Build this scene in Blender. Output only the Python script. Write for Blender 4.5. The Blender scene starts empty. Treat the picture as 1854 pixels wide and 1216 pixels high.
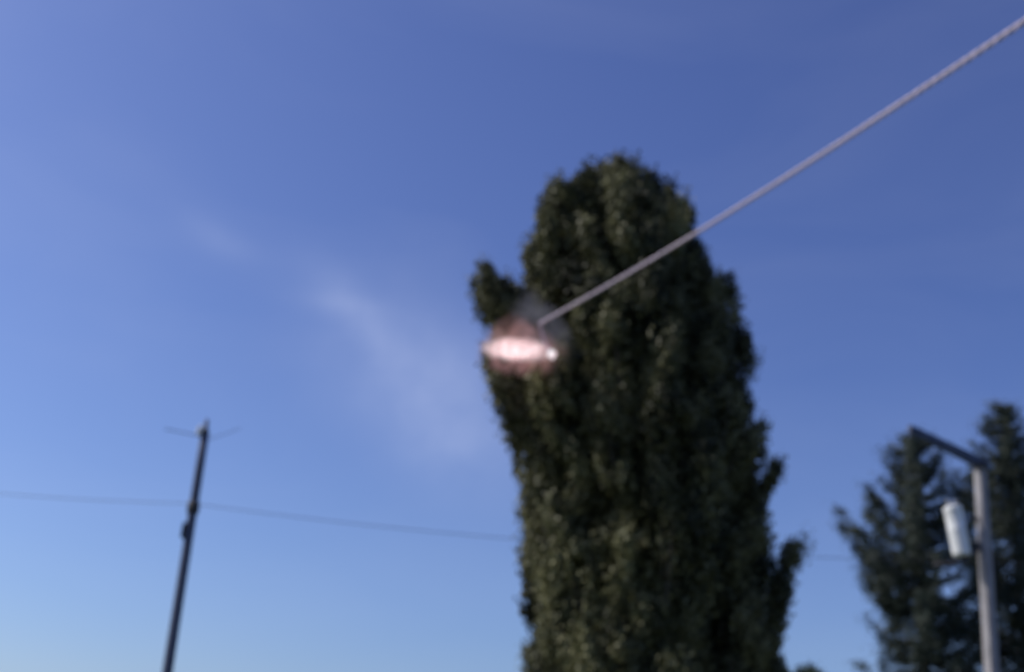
import bpy, bmesh, math, random
import numpy as np
from mathutils import Vector, Matrix, Euler

R = math.radians
random.seed(7)
rng = np.random.default_rng(11)
scene = bpy.context.scene
C = scene.collection

# ------------------------------------------------------------------ camera
PW, PH = 1854.0, 1216.0
F_PX = 2300.0
PITCH, ROLL = R(22.0), R(3.8)
CAM = Vector((0, 0, 1.6))
cam_d = bpy.data.cameras.new('camera')
cam_d.sensor_width = 36.0
cam_d.lens = 36.0 * F_PX / PW
cam_d.clip_start = 0.05
cam_d.clip_end = 6000
cam = bpy.data.objects.new('camera', cam_d)
C.objects.link(cam)
ROT = Matrix.Rotation(R(90) + PITCH, 3, 'X') @ Matrix.Rotation(ROLL, 3, 'Z')
cam.matrix_world = Matrix.Translation(CAM) @ ROT.to_4x4()
cam_d.dof.use_dof = True                      # a phone lens focused far too near: all is soft
cam_d.dof.focus_distance = 1.0
cam_d.dof.aperture_fstop = 6.8
scene.camera = cam

def ray(px, py):
    return ROT @ Vector(((px - PW / 2) / F_PX, -(py - PH / 2) / F_PX, -1.0))

def at(px, py, Y):
    """point of the place seen at photo pixel (px, py), Y metres ahead"""
    d = ray(px, py)
    return CAM + d * (Y / d.y)

# ------------------------------------------------------------------ light
SUN_EL, SUN_AZ = R(45), R(-84)                # azimuth measured from +Y towards +X
sun_dir = Vector((math.sin(SUN_AZ) * math.cos(SUN_EL), math.cos(SUN_AZ) * math.cos(SUN_EL), math.sin(SUN_EL)))
ld = bpy.data.lights.new('sun', 'SUN')
ld.energy = 3.2
ld.angle = R(0.5)
ld.color = (1.0, 0.95, 0.88)
sun = bpy.data.objects.new('sun', ld)
C.objects.link(sun)
sun.rotation_euler = sun_dir.to_track_quat('Z', 'Y').to_euler()

w = bpy.data.worlds.new('World')
scene.world = w
w.use_nodes = True
nt = w.node_tree
nt.nodes.clear()
def N(tree, t, **kw):
    n = tree.nodes.new(t)
    for k, v in kw.items():
        if k.startswith('i_'):
            key = k[2:]
            n.inputs[int(key) if key.isdigit() else key].default_value = v
        else:
            setattr(n, k, v)
    return n
out = N(nt, 'ShaderNodeOutputWorld')
bg = N(nt, 'ShaderNodeBackground'); bg.inputs['Strength'].default_value = 0.10
sky = N(nt, 'ShaderNodeTexSky')
sky.sky_type = 'NISHITA'
sky.sun_disc = False
sky.sun_elevation = SUN_EL
sky.sun_rotation = SUN_AZ
sky.air_density = 1.0
sky.dust_density = 1.7
sky.ozone_density = 4.0
# response of the phone's sensor to the sky, channel by channel
sep = N(nt, 'ShaderNodeSeparateColor'); comb = N(nt, 'ShaderNodeCombineColor')
for ch, (a_, g_) in enumerate(((1.60, 1.33), (1.66, 1.42), (1.66, 1.28))):
    pw = N(nt, 'ShaderNodeMath', operation='POWER'); pw.inputs[1].default_value = g_
    ml = N(nt, 'ShaderNodeMath', operation='MULTIPLY'); ml.inputs[1].default_value = a_ * 0.1 ** (g_ - 1)
    nt.links.new(sep.outputs[ch], pw.inputs[0]); nt.links.new(pw.outputs[0], ml.inputs[0]); mn = N(nt, 'ShaderNodeMath', operation='MINIMUM'); mn.inputs[1].default_value = 12.0
    nt.links.new(ml.outputs[0], mn.inputs[0]); nt.links.new(mn.outputs[0], comb.inputs[ch])
# faint thin high cloud
geo = N(nt, 'ShaderNodeTexCoord')
mp = N(nt, 'ShaderNodeMapping'); mp.inputs['Rotation'].default_value = (0.3, 0.5, 0.4); mp.inputs['Scale'].default_value = (1.0, 1.6, 3.2)
no = N(nt, 'ShaderNodeTexNoise'); no.inputs['Scale'].default_value = 3.2; no.inputs['Detail'].default_value = 4; no.inputs['Roughness'].default_value = 0.5
no.inputs['Distortion'].default_value = 0.6
mr = N(nt, 'ShaderNodeMapRange'); mr.inputs[1].default_value = 0.42; mr.inputs[2].default_value = 0.75; mr.inputs[3].default_value = 0.0; mr.inputs[4].default_value = 0.05
cl = N(nt, 'ShaderNodeMix', data_type='RGBA')
cl.inputs[7].default_value = (6.0, 6.6, 8.6, 1)
L = nt.links.new
L(geo.outputs['Generated'], mp.inputs[0]); L(mp.outputs[0], no.inputs[0]); L(no.outputs[0], mr.inputs[0])
L(sky.outputs[0], sep.inputs[0]); L(comb.outputs[0], cl.inputs[6]); L(mr.outputs[0], cl.inputs[0])
# faint veils of high cloud: (photo position, spread across, spread along, tilt, strength)
nv = N(nt, 'ShaderNodeTexNoise'); nv.inputs['Scale'].default_value = 14; nv.inputs['Detail'].default_value = 3
L(geo.outputs['Generated'], nv.inputs[0])
nvr = N(nt, 'ShaderNodeMapRange'); nvr.inputs[1].default_value = 0.3; nvr.inputs[2].default_value = 0.7; nvr.inputs[3].default_value = 0.55; nvr.inputs[4].default_value = 1.25
L(nv.outputs[0], nvr.inputs[0])
last = cl.outputs[2]
for px, py, sw, sh, tl, st in ((800, 760, 160, 95, -28, 0.34), (665, 590, 110, 36, -50, 0.20), (760, 640, 200, 95, -30, 0.17), (625, 550, 70, 18, -8, 0.12), (385, 425, 70, 28, -30, 0.08), (150, 500, 150, 240, 10, 0.03)):
    dv_ = ray(px, py).normalized()
    rt_ = (ROT @ Vector((math.cos(R(tl)), math.sin(R(tl)), 0))); rt_ = (rt_ - dv_ * rt_.dot(dv_)).normalized(); up_ = dv_.cross(rt_)
    terms = []
    for ax_, sg in ((rt_, sw / F_PX), (up_, sh / F_PX)):
        dp = N(nt, 'ShaderNodeVectorMath', operation='DOT_PRODUCT'); dp.inputs[1].default_value = ax_ / sg
        L(geo.outputs['Generated'], dp.inputs[0])
        sq = N(nt, 'ShaderNodeMath', operation='MULTIPLY'); L(dp.outputs['Value'], sq.inputs[0]); L(dp.outputs['Value'], sq.inputs[1]); terms.append(sq)
    ad = N(nt, 'ShaderNodeMath', operation='ADD'); L(terms[0].outputs[0], ad.inputs[0]); L(terms[1].outputs[0], ad.inputs[1])
    ng = N(nt, 'ShaderNodeMath', operation='MULTIPLY'); ng.inputs[1].default_value = -1.0; L(ad.outputs[0], ng.inputs[0])
    ex = N(nt, 'ShaderNodeMath', operation='EXPONENT'); L(ng.outputs[0], ex.inputs[0])
    fr = N(nt, 'ShaderNodeVectorMath', operation='DOT_PRODUCT'); fr.inputs[1].default_value = dv_; L(geo.outputs['Generated'], fr.inputs[0])
    gt = N(nt, 'ShaderNodeMath', operation='GREATER_THAN'); gt.inputs[1].default_value = 0.0; L(fr.outputs['Value'], gt.inputs[0])
    m1 = N(nt, 'ShaderNodeMath', operation='MULTIPLY'); L(ex.outputs[0], m1.inputs[0]); L(gt.outputs[0], m1.inputs[1])
    m2 = N(nt, 'ShaderNodeMath', operation='MULTIPLY'); L(m1.outputs[0], m2.inputs[0]); L(nvr.outputs[0], m2.inputs[1])
    m3 = N(nt, 'ShaderNodeMath', operation='MULTIPLY'); m3.inputs[1].default_value = st; L(m2.outputs[0], m3.inputs[0])
    cm = N(nt, 'ShaderNodeMix', data_type='RGBA'); cm.inputs[7].default_value = (5.6, 6.4, 9.2, 1)
    L(m3.outputs[0], cm.inputs[0]); L(last, cm.inputs[6]); last = cm.outputs[2]
L(last, bg.inputs[0]); L(bg.outputs[0], out.inputs[0])

scene.view_settings.view_transform = 'Standard'
scene.view_settings.look = 'None'
scene.view_settings.gamma = 1
scene.view_settings.exposure = 0.0
scene.render.engine = 'CYCLES'
scene.cycles.volume_step_rate = 1.0

# ------------------------------------------------------------------ helpers
def tag(o, label=None, cat=None, group=None, kind=None):
    if label: o['label'] = label
    if cat: o['category'] = cat
    if group: o['group'] = group
    if kind: o['kind'] = kind
    return o

def empty(name, loc, label, cat, group=None):
    o = bpy.data.objects.new(name, None)
    o.empty_display_size = 0.3
    o.location = loc
    C.objects.link(o)
    return tag(o, label, cat, group)

def link(name, me, mat, parent=None, smooth=False):
    o = bpy.data.objects.new(name, me)
    C.objects.link(o)
    if mat: me.materials.append(mat)
    if parent is not None:
        o.parent = parent
        o.matrix_parent_inverse = Matrix.Translation(-parent.location)
    if smooth:
        me.polygons.foreach_set('use_smooth', [True] * len(me.polygons))
    return o

def build(name, bm, mat, parent=None, smooth=False):
    me = bpy.data.meshes.new(name)
    bm.normal_update()
    bm.to_mesh(me); bm.free()
    return link(name, me, mat, parent, smooth)

def tube(bm, pts, radii, seg=12, phase=0.0, cap=True):
    pts = [Vector(p) for p in pts]
    rings = []
    prev_n = None
    for i, p in enumerate(pts):
        t = (pts[min(i + 1, len(pts) - 1)] - pts[max(i - 1, 0)]).normalized()
        if prev_n is None:
            a = Vector((0, 1, 0)) if abs(t.y) < 0.9 else Vector((1, 0, 0))
            n = (a - t * a.dot(t)).normalized()
        else:
            n = (prev_n - t * prev_n.dot(t)).normalized()
        prev_n = n
        b = t.cross(n)
        r = radii[i] if hasattr(radii, '__len__') else radii
        rings.append([bm.verts.new(p + (n * math.cos(phase + 2 * math.pi * k / seg) + b * math.sin(phase + 2 * math.pi * k / seg)) * r) for k in range(seg)])
    for i in range(len(rings) - 1):
        for k in range(seg):
            bm.faces.new((rings[i][k], rings[i][(k + 1) % seg], rings[i + 1][(k + 1) % seg], rings[i + 1][k]))
    if cap:
        bm.faces.new(list(reversed(rings[0]))); bm.faces.new(rings[-1])

def lathe(bm, base, axis, prof, seg=20):
    """prof: list of (distance along axis, radius)"""
    axis = Vector(axis).normalized()
    a = Vector((0, 1, 0)) if abs(axis.y) < 0.9 else Vector((1, 0, 0))
    n = (a - axis * a.dot(axis)).normalized(); b = axis.cross(n)
    rings = [[bm.verts.new(Vector(base) + axis * h + (n * math.cos(2 * math.pi * k / seg) + b * math.sin(2 * math.pi * k / seg)) * r) for k in range(seg)] for h, r in prof]
    for i in range(len(rings) - 1):
        for k in range(seg):
            bm.faces.new((rings[i][k], rings[i][(k + 1) % seg], rings[i + 1][(k + 1) % seg], rings[i + 1][k]))
    bm.faces.new(list(reversed(rings[0]))); bm.faces.new(rings[-1])

def beam(bm, p0, p1, w0, h0, w1=None, h1=None, up=(0, 0, 1), bevel=0.0):
    p0, p1 = Vector(p0), Vector(p1)
    w1 = w0 if w1 is None else w1; h1 = h0 if h1 is None else h1
    t = (p1 - p0).normalized(); u = Vector(up)
    s = t.cross(u).normalized(); u = s.cross(t).normalized()
    vs = []
    for p, ww, hh in ((p0, w0, h0), (p1, w1, h1)):
        for sx, sy in ((-1, -1), (1, -1), (1, 1), (-1, 1)):
            vs.append(bm.verts.new(p + s * sx * ww / 2 + u * sy * hh / 2))
    fs = [bm.faces.new([vs[i] for i in q]) for q in ((3, 2, 1, 0), (4, 5, 6, 7), (0, 1, 5, 4), (1, 2, 6, 5), (2, 3, 7, 6), (3, 0, 4, 7))]
    if bevel:
        es = list({e for f in fs for e in f.edges})
        bmesh.ops.bevel(bm, geom=es, offset=bevel, segments=2, affect='EDGES')

# ------------------------------------------------------------------ materials
def mat(name):
    m = bpy.data.materials.new(name); m.use_nodes = True
    t = m.node_tree
    return m, t, t.nodes['Principled BSDF'], t.nodes['Material Output']

def surf(name, c1, c2, scale, rough=0.8, metal=0.0, stretch=(1, 1, 1), bump=0.0, c3=None):
    m, t, p, o = mat(name)
    tc = N(t, 'ShaderNodeTexCoord'); mp = N(t, 'ShaderNodeMapping'); mp.inputs['Scale'].default_value = stretch
    n = N(t, 'ShaderNodeTexNoise'); n.inputs['Scale'].default_value = scale; n.inputs['Detail'].default_value = 6
    cr = N(t, 'ShaderNodeValToRGB')
    cr.color_ramp.elements[0].position = 0.32; cr.color_ramp.elements[0].color = (*c1, 1)
    cr.color_ramp.elements[1].position = 0.68; cr.color_ramp.elements[1].color = (*c2, 1)
    if c3:
        e = cr.color_ramp.elements.new(0.78); e.color = (*c3, 1)
    t.links.new(tc.outputs['Object'], mp.inputs[0]); t.links.new(mp.outputs[0], n.inputs[0])
    t.links.new(n.outputs[0], cr.inputs[0]); t.links.new(cr.outputs[0], p.inputs['Base Color'])
    p.inputs['Roughness'].default_value = rough; p.inputs['Metallic'].default_value = metal
    if bump:
        b = N(t, 'ShaderNodeBump'); b.inputs['Strength'].default_value = bump; b.inputs['Distance'].default_value = 0.02
        t.links.new(n.outputs[0], b.inputs['Height']); t.links.new(b.outputs[0], p.inputs['Normal'])
    return m

def leaf_mat(name, dark, light, trans=0.3):
    m, t, p, o = mat(name)
    at_ = N(t, 'ShaderNodeAttribute', attribute_name='tone')
    cr = N(t, 'ShaderNodeValToRGB')
    cr.color_ramp.elements[0].color = (*dark, 1); cr.color_ramp.elements[1].color = (*light, 1)
    t.links.new(at_.outputs['Fac'], cr.inputs[0])
    t.links.new(cr.outputs[0], p.inputs['Base Color'])
    p.inputs['Roughness'].default_value = 0.55
    p.inputs['Specular IOR Level'].default_value = 0.3
    tr = N(t, 'ShaderNodeBsdfTranslucent'); t.links.new(cr.outputs[0], tr.inputs[0])
    mx = N(t, 'ShaderNodeMixShader'); mx.inputs[0].default_value = trans
    t.links.new(p.outputs[0], mx.inputs[1]); t.links.new(tr.outputs[0], mx.inputs[2]); t.links.new(mx.outputs[0], o.inputs[0])
    return m

M_BARK = surf('bark', (0.05, 0.042, 0.035), (0.14, 0.12, 0.10), 6, 0.95, 0, (1, 1, 0.15), 0.6)
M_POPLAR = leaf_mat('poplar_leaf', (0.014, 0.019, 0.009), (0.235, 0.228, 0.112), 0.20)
M_NEEDLE = leaf_mat('conifer_needle', (0.014, 0.024, 0.018), (0.075, 0.095, 0.070), 0.12)
M_BUSHY = leaf_mat('broad_leaf', (0.025, 0.04, 0.022), (0.06, 0.085, 0.045), 0.2)
M_DARKWOOD = surf('weathered_wood', (0.060, 0.074, 0.13), (0.095, 0.11, 0.17), 5, 0.85, 0, (1, 1, 0.08), 0.4)
M_CONCRETE = surf('weathered_concrete', (0.23, 0.22, 0.235), (0.37, 0.35, 0.37), 7, 0.9, 0, (1, 1, 0.25), 0.3)
M_STEEL = surf('dark_steel', (0.035, 0.035, 0.04), (0.07, 0.065, 0.07), 9, 0.6, 0.4)
M_GALV = surf('galvanised_steel', (0.25, 0.26, 0.28), (0.36, 0.37, 0.39), 12, 0.5, 0.6)
M_WHITE = surf('white_paint', (0.86, 0.86, 0.88), (0.9, 0.9, 0.91), 4, 0.35)
M_PORC = surf('porcelain', (0.70, 0.69, 0.68), (0.80, 0.79, 0.78), 3, 0.2)
M_CABLE = surf('aluminium_strand', (0.56, 0.46, 0.60), (0.70, 0.58, 0.70), 14, 0.55, 0.0)
M_WIRE = surf('wire_sheath', (0.05, 0.05, 0.055), (0.08, 0.08, 0.085), 5, 0.6)
M_GRASS = surf('grass', (0.04, 0.06, 0.025), (0.09, 0.10, 0.045), 0.6, 0.95, 0, (1, 1, 1), 0.3, (0.16, 0.14, 0.09))

# ------------------------------------------------------------------ ground
bm = bmesh.new()
S, n = 3000.0, 60
def gz(x, y):
    d = math.hypot(x, y)
    return 0.25 * math.sin(x * 0.05) * math.cos(y * 0.06) * min(1, d / 60)
ts = [math.copysign(abs(i / (n / 2)) ** 2.6, i) * S for i in range(-n // 2, n // 2 + 1)]
vs = [[bm.verts.new((x, y, gz(x, y))) for y in ts] for x in ts]
for i in range(n):
    for j in range(n):
        bm.faces.new((vs[i][j], vs[i + 1][j], vs[i + 1][j + 1], vs[i][j + 1]))
g = build('ground', bm, M_GRASS, None, True)
tag(g, kind='structure')

# ------------------------------------------------------------------ leaves
def leaf_mesh(name, P, Nrm, size, aspect, tone, along=None):
    """one small folded rhombus per point"""
    k = len(P)
    Nrm = Nrm / np.linalg.norm(Nrm, axis=1, keepdims=True)
    if along is None:
        a = rng.normal(size=(k, 3))
    else:
        a = along + rng.normal(size=(k, 3)) * 0.35
    U = a - Nrm * np.sum(a * Nrm, axis=1, keepdims=True)
    U /= np.linalg.norm(U, axis=1, keepdims=True) + 1e-9
    V = np.cross(Nrm, U)
    s = size[:, None]
    fold = Nrm * s * 0.12
    v = np.stack([P - U * s, P + V * s * aspect + fold, P + U * s, P - V * s * aspect + fold], 1).reshape(-1, 3)
    me = bpy.data.meshes.new(name)
    me.vertices.add(4 * k); me.vertices.foreach_set('co', v.astype(np.float32).ravel())
    me.loops.add(4 * k); me.loops.foreach_set('vertex_index', np.arange(4 * k, dtype=np.int32))
    me.polygons.add(k)
    me.polygons.foreach_set('loop_start', np.arange(0, 4 * k, 4, dtype=np.int32))
    me.polygons.foreach_set('loop_total', np.full(k, 4, dtype=np.int32))
    me.update(calc_edges=True)
    at_ = me.attributes.new('tone', 'FLOAT', 'FACE')
    at_.data.foreach_set('value', np.clip(tone, 0, 1).astype(np.float32))
    return me

def plume(p0, p1, r, dens, bulge=0.35, tone=0.5):
    """spray of leaves round an upswept branch from p0 to p1; returns pts, normals, along, tone and the branch line"""
    p0, p1 = np.array(p0, float), np.array(p1, float)
    L_ = np.linalg.norm(p1 - p0)
    ctrl = p0 * 0.45 + p1 * 0.55
    hor = (p1 - p0).copy(); hor[2] = 0
    ctrl = ctrl + hor * bulge - np.array([0, 0, L_ * 0.10])
    npf = max(4, int(L_ * (3.0 + 16 * r)))
    t = (np.arange(npf) + rng.uniform(0, 1, npf)) / npf
    t = 0.12 + 0.88 * t ** 0.85
    c = ((1 - t) ** 2)[:, None] * p0 + (2 * t * (1 - t))[:, None] * ctrl + (t ** 2)[:, None] * p1
    tan = (2 * (1 - t))[:, None] * (ctrl - p0) + (2 * t)[:, None] * (p1 - ctrl)
    tan /= np.linalg.norm(tan, axis=1, keepdims=True) + 1e-9
    rad = r * np.clip(np.sin(np.pi * np.clip(t, 0, 1) ** 1.15 * 0.97) ** 0.6, 0.1, 1)
    q = rng.normal(size=(npf, 3)); q -= tan * np.sum(q * tan, 1, keepdims=True)
    q /= np.linalg.norm(q, axis=1, keepdims=True) + 1e-9
    pc_ = c + q * (rad * rng.uniform(0.2, 0.95, npf))[:, None]
    pr = rng.uniform(0.10, 0.21, npf) * (0.8 + 0.6 * r)
    ptone = tone + rng.normal(scale=0.20, size=npf)
    kk = np.maximum(12, (dens * 34 * pr ** 1.4).astype(int))
    idx = np.repeat(np.arange(npf), kk); k = len(idx)
    dv = rng.normal(size=(k, 3)); dv /= np.linalg.norm(dv, axis=1, keepdims=True)
    off = dv * (pr[idx] * rng.uniform(0.15, 1.0, k) ** 0.5 * rng.choice([1.0, 1.0, 1.0, 1.3, 1.6], k))[:, None]
    off += tan[idx] * (np.sum(off * tan[idx], 1) * 0.9)[:, None]
    P = pc_[idx] + off
    nr = dv * 1.0 + rng.normal(size=(k, 3)) * 0.6
    tan = tan[idx]
    tn = ptone[idx] + rng.normal(scale=0.12, size=k)
    line = [(1 - s) ** 2 * p0 + 2 * s * (1 - s) * ctrl + s * s * p1 for s in np.linspace(0, 1, 7)]
    return P, nr, tan, tn, line

# ------------------------------------------------------------------ poplar
DT = 22.0
prof_px = [  # photo row, left edge, right edge of the crown
    (312, 1095, 1150), (325, 1052, 1178), (345, 1015, 1205), (372, 988, 1235), (410, 965, 1264), (455, 950, 1280), (500, 950, 1296),
    (550, 955, 1330), (600, 955, 1348), (650, 925, 1352), (700, 905, 1350), (750, 912, 1358), (800, 930, 1372),
    (850, 925, 1392), (900, 930, 1396), (950, 930, 1398), (1000, 928, 1422), (1050, 938, 1428), (1100, 945, 1420),
    (1150, 945, 1408), (1216, 945, 1398), (1300, 960, 1390), (1400, 990, 1380), (1500, 1050, 1370), (1580, 1150, 1300)]
prof = []
for y, xl, xr in prof_px:
    a, b = at(xl, y, DT), at(xr, y, DT)
    prof.append(((a.z + b.z) / 2, (a.x + b.x) / 2, (b.x - a.x) / 2))
prof.sort()
PZ, PX, PR = (np.array([p[i] for p in prof]) for i in range(3))
def pc(z): return float(np.interp(z, PZ, PX)), float(np.interp(z, PZ, PR))
zmin, zmax = PZ[0], PZ[-1]

base = at(1215, 1640, DT); base.z = 0
tree = empty('poplar_tree', (base.x, DT, 0), 'tall dark upright poplar with burning flash on its upper left side', 'tree')
PP, NN, TT, TN, lines = [], [], [], [], []
def add(pl):
    P, nr, tan, tn, line = pl
    PP.append(P); NN.append(nr); TT.append(tan); TN.append(tn); lines.append(line)

count = 400
for i in range(count):
    zf = (i + rng.uniform()) / count
    ze = zmin + 0.8 + (zmax - zmin - 0.8) * zf ** 0.92
    cx, rw = pc(ze)
    top = ze > zmax - 2.2
    Lp = rng.uniform(1.5, 2.9) * (0.75 if top else 1)
    r = rng.uniform(0.26, 0.48) * (0.8 if top else 1)
    phi = i * 2.39996 + rng.normal(scale=0.3)
    shell = rng.uniform() < 0.78
    rho = (rng.uniform(0.93, 1.05) if shell else rng.uniform(0.1, 0.7)) * max(rw - r * 0.68, 0.05)
    hollow = rng.uniform() < 0.16 and abs(math.cos(phi)) < 0.8
    bay = math.sin(phi * 2 + ze * 0.55 + 1.0) * math.sin(ze * 1.1 - phi * 1.5) + 0.35 * math.sin(phi * 5 + ze * 1.7)
    rho *= 1 if (bay > -0.35 or abs(math.cos(phi)) > 0.72) else 0.72
    if hollow: rho *= 0.7
    e = (cx + rho * math.cos(phi), DT + rho * math.sin(phi) * 0.95, ze)
    zs = max(ze - Lp, 1.2)
    cs, rs = pc(zs)
    k = rng.uniform(0.25, 0.60)
    s = (cs + min(rho, rs) * k * math.cos(phi), DT + min(rho, rs) * k * math.sin(phi), zs)
    tone = 0.42 + rng.normal(scale=0.27) + 0.38 * max(0, min(1, (7.4 - ze) / 3)) * (1 if math.cos(phi) < 0.3 else 0.2)  # lower left leaves more olive, with their sunlit brightness put into the tone
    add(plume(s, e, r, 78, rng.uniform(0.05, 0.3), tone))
# the big features of the outline
feat = [((1030, 800), (905, 610), 0.34, 0.4), ((1010, 740), (925, 600), 0.34, 0.1), ((1010, 720), (960, 560), 0.30, 0.2), ((1170, 500), (1208, 345), 0.30, 0.3), ((1260, 800), (1335, 600), 0.32, 0.5), ((1110, 480), (1085, 312), 0.26, 0.1), ((985, 640), (880, 492), 0.36, -0.6), ((960, 620), (908, 512), 0.36, -0.5), ((975, 640), (872, 520), 0.34, -0.2), ((970, 625), (930, 540), 0.30, -0.4), ((1010, 800), (893, 650), 0.32, -0.4), ((1000, 840), (902, 690), 0.28, -0.8),
        ((1240, 640), (1322, 512), 0.26, -0.2), ((1290, 760), (1350, 615), 0.26, 0.1), ((1300, 930), (1372, 772), 0.24, 0),
        ((1310, 1010), (1402, 842), 0.24, -0.3), ((1320, 1150), (1440, 995), 0.28, -0.2), ((1335, 1180), (1405, 1090), 0.22, 0.3),
        ((1120, 470), (1130, 302), 0.24, -0.3), ((1050, 470), (1058, 318), 0.24, -0.5), ((1080, 440), (1022, 340), 0.22, -0.8),
        ((1180, 480), (1180, 332), 0.26, -0.4), ((1010, 560), (985, 385), 0.30, -0.9), ((1190, 520), (1232, 378), 0.30, -0.2), ((1010, 500), (1005, 345), 0.28, -0.3), ((1020, 640), (972, 450), 0.30, -0.6), ((1020, 700), (985, 520), 0.30, 0.2), ((1180, 700), (1265, 480), 0.34, -0.3), ((1230, 860), (1320, 660), 0.34, -0.2), ((1290, 1060), (1370, 900), 0.34, 0), ((1300, 1216), (1400, 1060), 0.34, 0.2)]
for (a, b, r, dy) in feat:
    add(plume(at(*a, DT + dy * 0.5), at(*b, DT + dy), r, 95, 0.15, 0.4))
# thin leafage inside the crown
k = 26000
z = rng.uniform(zmin, zmax - 0.9, size=k)
cx = np.interp(z, PZ, PX); rw = np.interp(z, PZ, PR)
ph = rng.uniform(0, 2 * np.pi, k); rr = np.sqrt(rng.uniform(0, 1, k)) * rw * 0.66
P = np.stack([cx + rr * np.cos(ph), DT + rr * np.sin(ph), z], 1)
PP.append(P); NN.append(rng.normal(size=(k, 3))); TT.append(np.tile([0, 0, 1.0], (k, 1))); TN.append(rng.normal(0.35, 0.15, k))
P = np.concatenate(PP); NNa = np.concatenate(NN); T = np.concatenate(TT); tn = np.concatenate(TN)
# hollows between the upright limbs
cx = np.interp(P[:, 2], PZ, PX); rw = np.interp(P[:, 2], PZ, PR)
dx, dy = P[:, 0] - cx, P[:, 1] - DT
pa = np.arctan2(dy, dx); rq = np.hypot(dx, dy) / rw
nz = np.sin(5 * pa + 1.9 * np.sin(0.9 * P[:, 2] + 0.7)) * 0.6 + np.sin(1.7 * P[:, 2] + 3 * pa + 1.2 * np.sin(2 * pa)) * 0.5 + np.sin(11 * pa - 2.3 * P[:, 2]) * 0.3
keep = ~((nz < -0.35) & (rq > 0.70) & (rq < 0.95) & (P[:, 2] < zmax - 1.2)) | (rng.uniform(size=len(P)) < 0.06)
P, NNa, T, tn = P[keep], NNa[keep], T[keep], tn[keep]
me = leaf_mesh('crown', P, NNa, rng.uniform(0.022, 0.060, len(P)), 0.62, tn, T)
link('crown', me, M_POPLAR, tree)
bm = bmesh.new()
tube(bm, [(base.x, DT, -0.1), (base.x, DT, 0.4), (base.x - 0.02, DT, 2), (base.x - 0.1, DT, 5), (pc(9)[0], DT, 9), (pc(13)[0], DT, zmax - 0.8)], [0.42, 0.32, 0.26, 0.2, 0.12, 0.03], 14)
build('trunk', bm, M_BARK, tree, True)
bm = bmesh.new()
for ln in lines:
    q0 = Vector(ln[0]); s = max(0.3, q0.z - 0.9)
    tx = pc(s)[0] if s > 7 else base.x
    tube(bm, [(tx * 0.9 + q0.x * 0.1, DT, s)] + [Vector(v) for v in ln], [0.06, 0.045, 0.036, 0.03, 0.024, 0.018, 0.012, 0.006], 5, cap=False)
build('branches', bm, M_BARK, tree, True)

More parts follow.
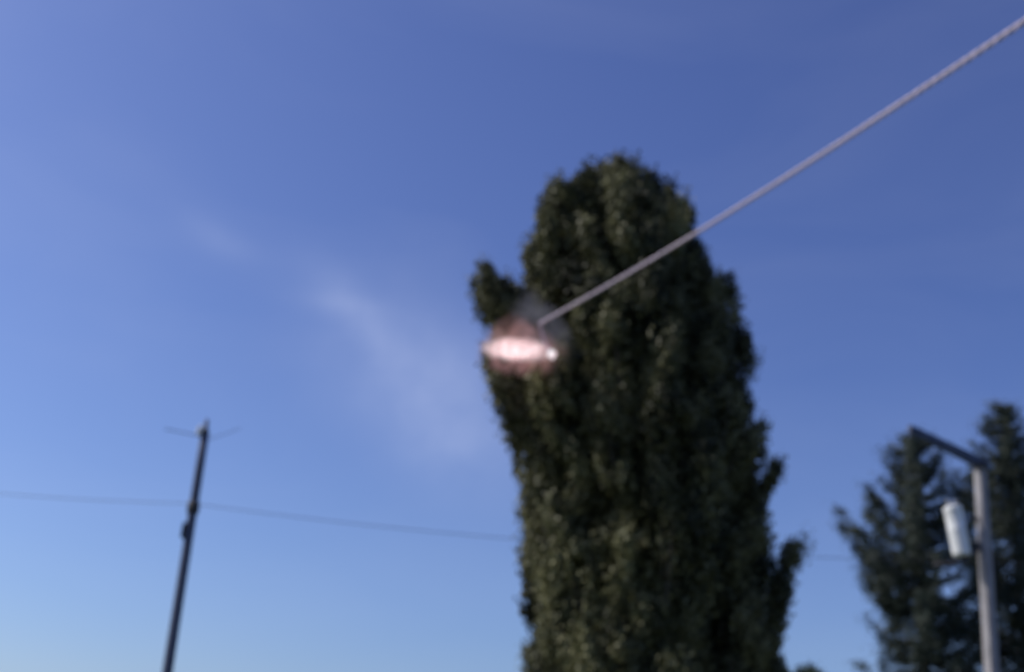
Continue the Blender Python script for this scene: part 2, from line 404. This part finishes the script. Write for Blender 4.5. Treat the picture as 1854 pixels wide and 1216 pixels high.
# ------------------------------------------------------------------ conifers
def conifer(px_top, py_top, D, prof_w, label, seed, zbase_frac=0.08):
    global rng
    rng = np.random.default_rng(seed)
    top = at(px_top, py_top, D)
    root = empty('conifer_tree', (top.x + 0.1, D, 0), label, 'tree', 'dark conifers beyond the concrete pole')
    H = top.z
    m_per_px = D / F_PX * 1.02
    rows = sorted((H - (y - py_top) * m_per_px * 1.03, wpx * m_per_px) for y, wpx in prof_w)
    RZ = np.array([r[0] for r in rows]); RW = np.array([r[1] for r in rows])
    P_, N_, T_, tn_, br = [], [], [], [], []
    z = H - 0.3
    ang = rng.uniform(0, 6)
    while z > H * zbase_frac:
        d = H - z
        nb = 5 if d < 2 else 6
        for j in range(nb):
            ang += 2 * math.pi / nb + rng.normal(scale=0.25)
            Lb = float(np.interp(z, RZ, RW)) * rng.uniform(0.65, 1.10)
            if d > 1.2 and rng.uniform() < 0.06: continue
            out_ = np.array([math.cos(ang), math.sin(ang), 0])
            side = np.array([-math.sin(ang), math.cos(ang), 0])
            rise = rng.uniform(0.30, 0.6) * max(0.25, 1 - d / 16)
            s = np.linspace(0, 1, 8)
            line = np.array([top.x, D, z]) + out_ * (Lb * s)[:, None] + np.array([0, 0, 1]) * (Lb * (rise * s + 0.18 * s ** 2 - 0.25 * np.sin(s * np.pi)))[:, None]
            br.append((line, 0.02 + 0.012 * Lb))
            kk = int(420 * Lb + 90)
            t = rng.uniform(0.12, 1, kk) ** 0.8
            c = np.stack([np.interp(t, s, line[:, a]) for a in range(3)], 1)
            # flat-ish tufts, wider in the middle of the branch, clumped
            ncl = int(3 + Lb * 4.5)
            ct_ = rng.uniform(0.12, 1.0, ncl) ** 0.75
            cu = rng.uniform(-1, 1, ncl)
            cs_ = rng.uniform(0.09, 0.30, ncl)
            ci = rng.integers(0, ncl, kk)
            loose = rng.uniform(size=kk) < 0.35
            t = np.where(loose, rng.uniform(0.1, 1.0, kk), np.clip(ct_[ci], 0, 1)); u = np.where(loose, rng.normal(scale=0.35, size=kk), cu[ci])
            c = np.stack([np.interp(t, s, line[:, a]) for a in range(3)], 1)
            wdt = 0.10 + 0.30 * Lb * np.sin(np.pi * np.clip(t, 0, 1) ** 0.8) * 0.75
            jn = rng.normal(size=(kk, 3)) * (cs_[ci] * 0.45)[:, None]
            jn += out_ * (rng.normal(size=kk) * cs_[ci] * 0.9)[:, None]; jn[:, 2] += (jn @ out_) * rise * 0.6
            P1 = c + side * (u * wdt)[:, None] + jn + np.array([0, 0, 1]) * (-np.abs(u) * wdt * 0.35 - np.abs(rng.normal(scale=0.09, size=kk)))[:, None]
            P_.append(P1); N_.append(jn * 4 + rng.normal(size=(kk, 3)) * 0.6 + np.array([0, 0, 0.4]))
            T_.append(np.tile(out_, (kk, 1)) + side * (np.sign(u) * 0.6)[:, None]); tn_.append(rng.normal(0.4 + rng.normal(scale=0.2), 0.18, kk))
        z -= rng.uniform(0.34, 0.55) * (1 + d * 0.03)
    P_ = np.concatenate(P_)
    me = leaf_mesh('crown', P_, np.concatenate(N_), rng.uniform(0.04, 0.10, len(P_)), 0.28, np.concatenate(tn_), np.concatenate(T_))
    link('crown', me, M_NEEDLE, root)
    bm = bmesh.new()
    tube(bm, [(top.x, D, -0.1), (top.x, D, 0.8), (top.x, D, H * 0.5), (top.x, D, H)], [0.34, 0.27, 0.16, 0.02], 10)
    build('trunk', bm, M_BARK, root, True)
    bm = bmesh.new()
    for line, r0 in br:
        tube(bm, line[::2].tolist() + [line[-1].tolist()], np.linspace(r0, 0.008, 5).tolist(), 4, cap=False)
    build('branches', bm, M_BARK, root, True)
    return root

conifer(1650, 782, 46.0, [(782, 10), (830, 48), (880, 78), (930, 104), (985, 138), (1040, 146), (1100, 128), (1160, 118), (1216, 112), (1500, 150)],
        'dark ragged conifer behind the white canister, left of the concrete pole', 21)
conifer(1815, 728, 48.0, [(728, 10), (790, 44), (850, 70), (920, 98), (1000, 115), (1100, 128), (1216, 138), (1500, 160)],
        'taller dark conifer behind the concrete pole at the right edge', 33)

# ------------------------------------------------------------------ low round tree
rng = np.random.default_rng(5)
Db = 40.0
bt = at(1440, 1186, Db)
root = empty('round_tree', (bt.x, Db, 0), 'leafy top of a low tree just right of the poplar foot', 'tree')
Pb, Nb_, Tb, tb, lb = [], [], [], [], []
for i in range(60):
    a = rng.uniform(0, 2 * math.pi); el = math.asin(rng.uniform(-0.4, 1)); rr_ = rng.uniform(0.7, 1.0)
    hw = 1.15
    e = np.array([bt.x + hw * rr_ * math.cos(a) * math.cos(el), Db + hw * rr_ * math.sin(a) * math.cos(el), bt.z - 1.75 + 1.6 * rr_ * math.sin(el)])
    s = np.array([bt.x, Db, bt.z - 3.0]) * 0.55 + e * 0.45
    pl = plume(s, e, rng.uniform(0.22, 0.36), 70, 0.1, 0.4)
    for L0, v in zip((Pb, Nb_, Tb, tb), pl[:4]): L0.append(v)
    lb.append(pl[4])
Pb = np.concatenate(Pb)
link('crown', leaf_mesh('crown', Pb, np.concatenate(Nb_), rng.uniform(0.05, 0.09, len(Pb)), 0.6, np.concatenate(tb), np.concatenate(Tb)), M_BUSHY, root)
bm = bmesh.new()
tube(bm, [(bt.x, Db, -0.1), (bt.x + 0.05, Db, 1.5), (bt.x, Db, bt.z - 3.0), (bt.x, Db, bt.z - 1.2)], [0.2, 0.15, 0.11, 0.03], 10)
for ln in lb:
    tube(bm, [(bt.x, Db, bt.z - 3.1)] + [Vector(v) for v in ln[::2]], [0.04, 0.03, 0.02, 0.012, 0.006], 4, cap=False)
build('trunk', bm, M_BARK, root, True)

# ------------------------------------------------------------------ left pole
DL = 31.0
lt = at(375, 760, DL); lbm = at(303, 1216, DL)
axis = (lt - lbm).normalized()
foot = lbm - axis * (lbm.z / axis.z)
pole = empty('utility_pole', tuple(foot), 'slim dark pole leaning right with a thin crossarm on top', 'pole')
def row(p):
    q = ROT.transposed() @ (p - CAM)
    return PH / 2 - F_PX * q.y / -q.z
def on_line(a, b, py):
    lo, hi = 0.0, 1.2
    for _ in range(40):
        m = (lo + hi) / 2
        if row(a + (b - a) * m) > py: lo = m
        else: hi = m
    return a + (b - a) * lo
def onl(py): return on_line(lbm, lt, py)
top_s = onl(784)
bm = bmesh.new()
npt = 14
pts = [foot - axis * 0.3 + (top_s - foot + axis * 0.3) * (i / (npt - 1)) for i in range(npt)]
tube(bm, pts, [0.145 - 0.04 * i / (npt - 1) for i in range(npt)], 18)
build('shaft', bm, M_DARKWOOD, pole, True)
bm = bmesh.new()
lathe(bm, top_s - axis * 0.02, axis, [(0, 0.115), (0.06, 0.10), (0.16, 0.055), (0.36, 0.045), (0.40, 0.02)], 14)
build('top_pin', bm, M_STEEL, pole, True)
la, lc, lr = at(298, 776, DL - 0.3), at(368, 793, DL), at(436, 775, DL + 0.3)
bm = bmesh.new(); beam(bm, lc - Vector((0.05, 0.17, 0)), la, 0.018, 0.022); build('crossarm', bm, M_GALV, pole)
bm = bmesh.new(); beam(bm, lc + Vector((0.05, 0.17, 0)), lr, 0.012, 0.015); build('crossarm', bm, M_GALV, pole)
ins_prof = [(0, 0.03), (0.03, 0.075), (0.07, 0.045), (0.10, 0.07), (0.14, 0.045), (0.17, 0.065), (0.23, 0.035), (0.25, 0.0101)]
for pxy in ((360, 788),):
    p = at(pxy[0], pxy[1], DL - 0.12)
    bm = bmesh.new(); lathe(bm, p, axis, [(h * 1.1, r * 1.1) for h, r in ins_prof], 16); build('insulator', bm, M_PORC, pole, True)
c = onl(915)
bm = bmesh.new()
lathe(bm, c - axis * 0.20, axis, [(0, 0.135), (0.05, 0.15), (0.25, 0.15), (0.30, 0.13)], 18)
build('cable_clamp', bm, M_STEEL, pole, True)
c = onl(962)
bm = bmesh.new()
q = c + Vector((-0.13, -0.05, 0))
beam(bm, q - axis * 0.18, q + axis * 0.20, 0.10, 0.16, 0.08, 0.14, up=(0, 1, 0), bevel=0.015)
build('junction_box', bm, M_STEEL, pole)

# ------------------------------------------------------------------ right pole
DR = 29.0
rt = at(1774, 842, DR); rb = at(1796, 1216, DR)
ax = (rt - rb).normalized()
rfoot = rb - ax * (rb.z / ax.z)
rpole = empty('concrete_pole', tuple(rfoot), 'pale square concrete pole with a dark arm reaching left from its top', 'pole')
bm = bmesh.new()
yaw = R(66)
upv = (math.sin(yaw), math.cos(yaw), 0)
beam(bm, rfoot - ax * 0.3, rt, 0.30, 0.30, 0.235, 0.235, up=upv, bevel=0.025)
build('shaft', bm, M_CONCRETE, rpole)
# arm: rises a little, reaches left and towards the road
tip = at(1646, 776, DR - 1.2)
start = rt + ax * 0.06
adir = (tip - start).normalized()
bm = bmesh.new()
beam(bm, start - adir * 0.28, tip, 0.15, 0.27, 0.12, 0.19, bevel=0.012)
build('arm', bm, M_DARKWOOD, rpole)
bm = bmesh.new()
lathe(bm, rt - ax * 0.10, ax, [(0, 0.175), (0.02, 0.185), (0.14, 0.185), (0.16, 0.15)], 16)
build('pole_cap', bm, M_STEEL, rpole)
def onr(py): return on_line(rb, rt, py)

# white canister and the bracket that carries it
ct, cb = at(1724, 916, DR - 0.15), at(1742, 1006, DR - 0.15)
cax = (ct - cb).normalized(); cl_len = (ct - cb).length
tr = empty('transformer', tuple(cb), 'small bright white canister hung beside the concrete pole', 'transformer')
bm = bmesh.new()
lathe(bm, cb, cax, [(0, 0.18), (0.03, 0.20), (0.06, 0.205), (cl_len * 0.5, 0.205), (cl_len * 0.52, 0.21), (cl_len * 0.54, 0.205), (cl_len - 0.12, 0.205), (cl_len - 0.10, 0.215), (cl_len - 0.06, 0.215)], 28)
build('tank', bm, M_WHITE, tr, True)
bm = bmesh.new()
lathe(bm, cb + cax * (cl_len - 0.057), cax, [(0, 0.218), (0.025, 0.215), (0.06, 0.15), (0.075, 0.06)], 28)
build('lid', bm, M_WHITE, tr, True)
for sx in (-0.08, 0.08):
    bm = bmesh.new()
    lathe(bm, cb + cax * cl_len + Vector((sx, 0, 0.0)), cax, [(0, 0.03), (0.03, 0.045), (0.05, 0.025), (0.08, 0.04), (0.10, 0.022), (0.15, 0.012)], 12)
    build('bushing', bm, M_GALV, tr, True)
for f in (0.25, 0.75):
    bm = bmesh.new()
    a = cb + cax * cl_len * f; b = onr(1006 - 90 * f)
    beam(bm, a + (b - a).normalized() * 0.205, b - (b - a).normalized() * 0.14, 0.05, 0.07)
    build('hanger', bm, M_STEEL, tr)
bm = bmesh.new()
a = onr(992) + Vector((-0.15, -0.05, 0))
pts = [a, at(1758, 1004, DR - 0.1), at(1740, 1016, DR - 0.15), at(1718, 1022, DR - 0.2), at(1692, 1022, DR - 0.25)]
tube(bm, pts, [0.06, 0.06, 0.06, 0.055, 0.045], 10)
build('support_bracket', bm, M_STEEL, rpole, True)

# ------------------------------------------------------------------ thin wire slung between the poles
w0 = at(-260, 866, DL + 3); w1 = onl(915) + Vector((0, -0.2, 0)); w2 = onr(1012) + Vector((0, 0.22, 0)); w3 = at(2150, 1016, DR + 1)
pts = []
def span(a, b, sag, n=40):
    for i in range(n):
        t = i / n
        p = a.lerp(b, t); p.z -= 4 * sag * t * (1 - t); pts.append(p)
span(w0, w1, 0.12, 20); span(w1, w2, 0.30, 60); span(w2, w3, 0.1, 12); pts.append(w3)
bm = bmesh.new(); tube(bm, pts, 0.008, 6)
wo = build('overhead_wire', bm, M_WIRE, None, True)
tag(wo, 'thin faint dark wire slung level between the two poles behind the poplar', 'wire')

DF = DT - 1.9
# ------------------------------------------------------------------ thick twisted power cable
c0 = at(2330, -285, 7.0); c1 = at(978, 585, DT - 2.2)
ctl = (c0 + c1) / 2
sag = 0.16
cent = []
nseg = 700
inside = at(1003, 652, DF)
for i in range(nseg):
    t = i / (nseg - 1)
    p = c0.lerp(c1, t); p.z -= 4 * sag * t * (1 - t); cent.append(p)
for i in range(1, 25):
    t = i / 24
    p = c1.lerp(inside, t) + (c1 - cent[nseg - 2]).normalized() * 0.25 * math.sin(t * math.pi / 2) * (1 - t); cent.append(p)
root = empty('power_cable', tuple(c1), 'thick pale twisted overhead cable running from the top right into the poplar', 'cable')
dist = [0.0]
for i in range(1, len(cent)): dist.append(dist[-1] + (cent[i] - cent[i - 1]).length)
for s in range(3):
    line = []
    for i, p in enumerate(cent):
        t = (cent[min(i + 1, len(cent) - 1)] - cent[max(i - 1, 0)]).normalized()
        sd = t.cross(Vector((0, 0, 1))).normalized(); up = sd.cross(t)
        a = 2 * math.pi * (dist[i] / 0.42 + s / 3)
        line.append(p + (sd * math.cos(a) + up * math.sin(a)) * 0.0140)
    bm = bmesh.new(); tube(bm, line, 0.0128, 8)
    build('strand', bm, M_CABLE, root, True)

# ------------------------------------------------------------------ burning flash where the cable touches the branches
def emis(name, col, s):
    m = bpy.data.materials.new(name); m.use_nodes = True
    t = m.node_tree; t.nodes.clear()
    o = N(t, 'ShaderNodeOutputMaterial'); e = N(t, 'ShaderNodeEmission')
    tc = N(t, 'ShaderNodeTexCoord'); n = N(t, 'ShaderNodeTexNoise'); n.inputs['Scale'].default_value = 5
    cr = N(t, 'ShaderNodeValToRGB')
    cr.color_ramp.elements[0].position = 0.3; cr.color_ramp.elements[0].color = (col[0], col[1] * 0.75, col[2] * 0.75, 1)
    cr.color_ramp.elements[1].position = 0.6; cr.color_ramp.elements[1].color = (*col, 1)
    t.links.new(tc.outputs['Object'], n.inputs[0]); t.links.new(n.outputs[0], cr.inputs[0]); t.links.new(cr.outputs[0], e.inputs[0])
    e.inputs[1].default_value = s
    t.links.new(e.outputs[0], o.inputs[0])
    return m
def vol(name, dens, col, emi=None, es=0.0, nscale=2.0, lo=0.35, hi=0.7, aniso=0.0):
    m = bpy.data.materials.new(name); m.use_nodes = True
    t = m.node_tree; t.nodes.clear()
    o = N(t, 'ShaderNodeOutputMaterial'); v = N(t, 'ShaderNodeVolumePrincipled')
    tc = N(t, 'ShaderNodeTexCoord'); n = N(t, 'ShaderNodeTexNoise'); n.inputs['Scale'].default_value = nscale; n.inputs['Detail'].default_value = 3
    r = N(t, 'ShaderNodeMapRange'); r.inputs[1].default_value = lo; r.inputs[2].default_value = hi; r.inputs[3].default_value = 0.0; r.inputs[4].default_value = dens
    t.links.new(tc.outputs['Object'], n.inputs[0]); t.links.new(n.outputs[0], r.inputs[0]);
    sb = N(t, 'ShaderNodeVectorMath', operation='SUBTRACT'); sb.inputs[1].default_value = (0.5, 0.5, 0.5); t.links.new(tc.outputs['Generated'], sb.inputs[0])
    ln_ = N(t, 'ShaderNodeVectorMath', operation='LENGTH'); t.links.new(sb.outputs[0], ln_.inputs[0])
    fo = N(t, 'ShaderNodeMapRange'); fo.interpolation_type = 'SMOOTHSTEP'; fo.inputs[1].default_value = 0.52; fo.inputs[2].default_value = 0.12; t.links.new(ln_.outputs['Value'], fo.inputs[0])
    r2 = N(t, 'ShaderNodeMath', operation='MULTIPLY'); t.links.new(r.outputs[0], r2.inputs[0]); t.links.new(fo.outputs[0], r2.inputs[1]); r = r2
    t.links.new(r.outputs[0], v.inputs['Density'])
    v.inputs['Color'].default_value = (*col, 1); v.inputs['Anisotropy'].default_value = aniso
    if emi:
        v.inputs['Emission Color'].default_value = (*emi, 1)
        q = N(t, 'ShaderNodeMath', operation='MULTIPLY'); q.inputs[1].default_value = es / dens
        t.links.new(r.outputs[0], q.inputs[0]); t.links.new(q.outputs[0], v.inputs['Emission Strength'])
    t.links.new(v.outputs[0], o.inputs['Volume'])
    return m

def blob(bm, pts, radii, flat=1.0, jit=0.12, seed=0, seg=20, sub=8):
    """closed tongue of gas along a line"""
    r = random.Random(seed)
    ln, rad = [], []
    for i in range(len(pts) - 1):
        for j in range(sub):
            t = j / sub; tt = t * t * (3 - 2 * t)
            ln.append(Vector(pts[i]).lerp(Vector(pts[i + 1]), t)); rad.append(radii[i] * (1 - tt) + radii[i + 1] * tt)
    ln.append(Vector(pts[-1])); rad.append(radii[-1])
    s0 = len(bm.verts)
    tube(bm, ln, rad, seg)
    bm.verts.ensure_lookup_table()
    ph = [r.uniform(0, 6) for _ in range(6)]
    for v in list(bm.verts)[s0:]:
        k = jit * (math.sin(v.co.x * 9 + ph[0]) * math.sin(v.co.z * 11 + ph[1]) + 0.6 * math.sin(v.co.x * 21 + v.co.y * 13 + ph[2]))
        v.co.z += k * 0.5; v.co.y += k * 0.4
fl = empty('electric_flame', tuple(at(1000, 645, DF)), 'bright pinkish white flash of burning where cable meets poplar', 'flame')
bm = bmesh.new()
blob(bm, [at(862, 634, DF), at(885, 632, DF), at(925, 632, DF), at(960, 633, DF), at(990, 640, DF), at(1010, 646, DF)], [0.03, 0.20, 0.22, 0.21, 0.16, 0.02], jit=0.05, seed=1)
build('flame_tongue', bm, vol('hot_pink_flame', 7.0, (0.9, 0.7, 0.7), (1.0, 0.80, 0.82), 10.0, 7.0, 0.34, 0.58), fl, True)
bm = bmesh.new()
bmesh.ops.create_icosphere(bm, subdivisions=3, radius=0.075, matrix=Matrix.Translation(at(999, 641, DF - 0.15)))
for v in bm.verts: v.co += Vector((0, 0, 0.012 * math.sin(v.co.x * 60)))
build('spark', bm, emis('white_arc', (0.95, 0.95, 1.0), 1.1), fl, True)
bm = bmesh.new()
blob(bm, [at(850, 628, DF), at(880, 632, DF), at(925, 636, DF), at(970, 640, DF), at(1008, 655, DF), at(1032, 668, DF)], [0.06, 0.40, 0.46, 0.46, 0.38, 0.03], jit=0.06, seed=3)
build('glowing_gas', bm, vol('glowing_gas', 2.6, (0.6, 0.45, 0.45), (1.0, 0.42, 0.40), 0.85, 5.5, 0.45, 0.60), fl, True)

bm = bmesh.new()
blob(bm, [at(900, 650, DF - 0.1), at(905, 620, DF - 0.1), at(935, 600, DF - 0.1), at(975, 590, DF - 0.1), at(990, 575, DF - 0.1)], [0.03, 0.32, 0.36, 0.26, 0.03], jit=0.06, seed=9)
build('glowing_gas', bm, vol('ruddy_gas', 2.4, (0.5, 0.4, 0.42), (1.0, 0.36, 0.26), 0.55, 5.0, 0.44, 0.60), fl, True)
# thin smoke drifting left from it
sm = bmesh.new()
blob(sm, [at(1050, 690, DT - 2.2), at(1015, 650, DT - 2.2), at(975, 590, DT - 2.1), at(940, 540, DT - 2.0), at(925, 505, DT - 1.9)],
     [0.03, 0.40, 0.45, 0.3, 0.03], jit=0.08, seed=5)
so = build('smoke', sm, vol('thin_smoke', 0.55, (0.80, 0.80, 0.92), None, 0, 2.5, 0.35, 0.62, 0.1), None, True)
tag(so, 'thin greyish smoke curling round the flash beside the poplar', 'smoke', kind='stuff')
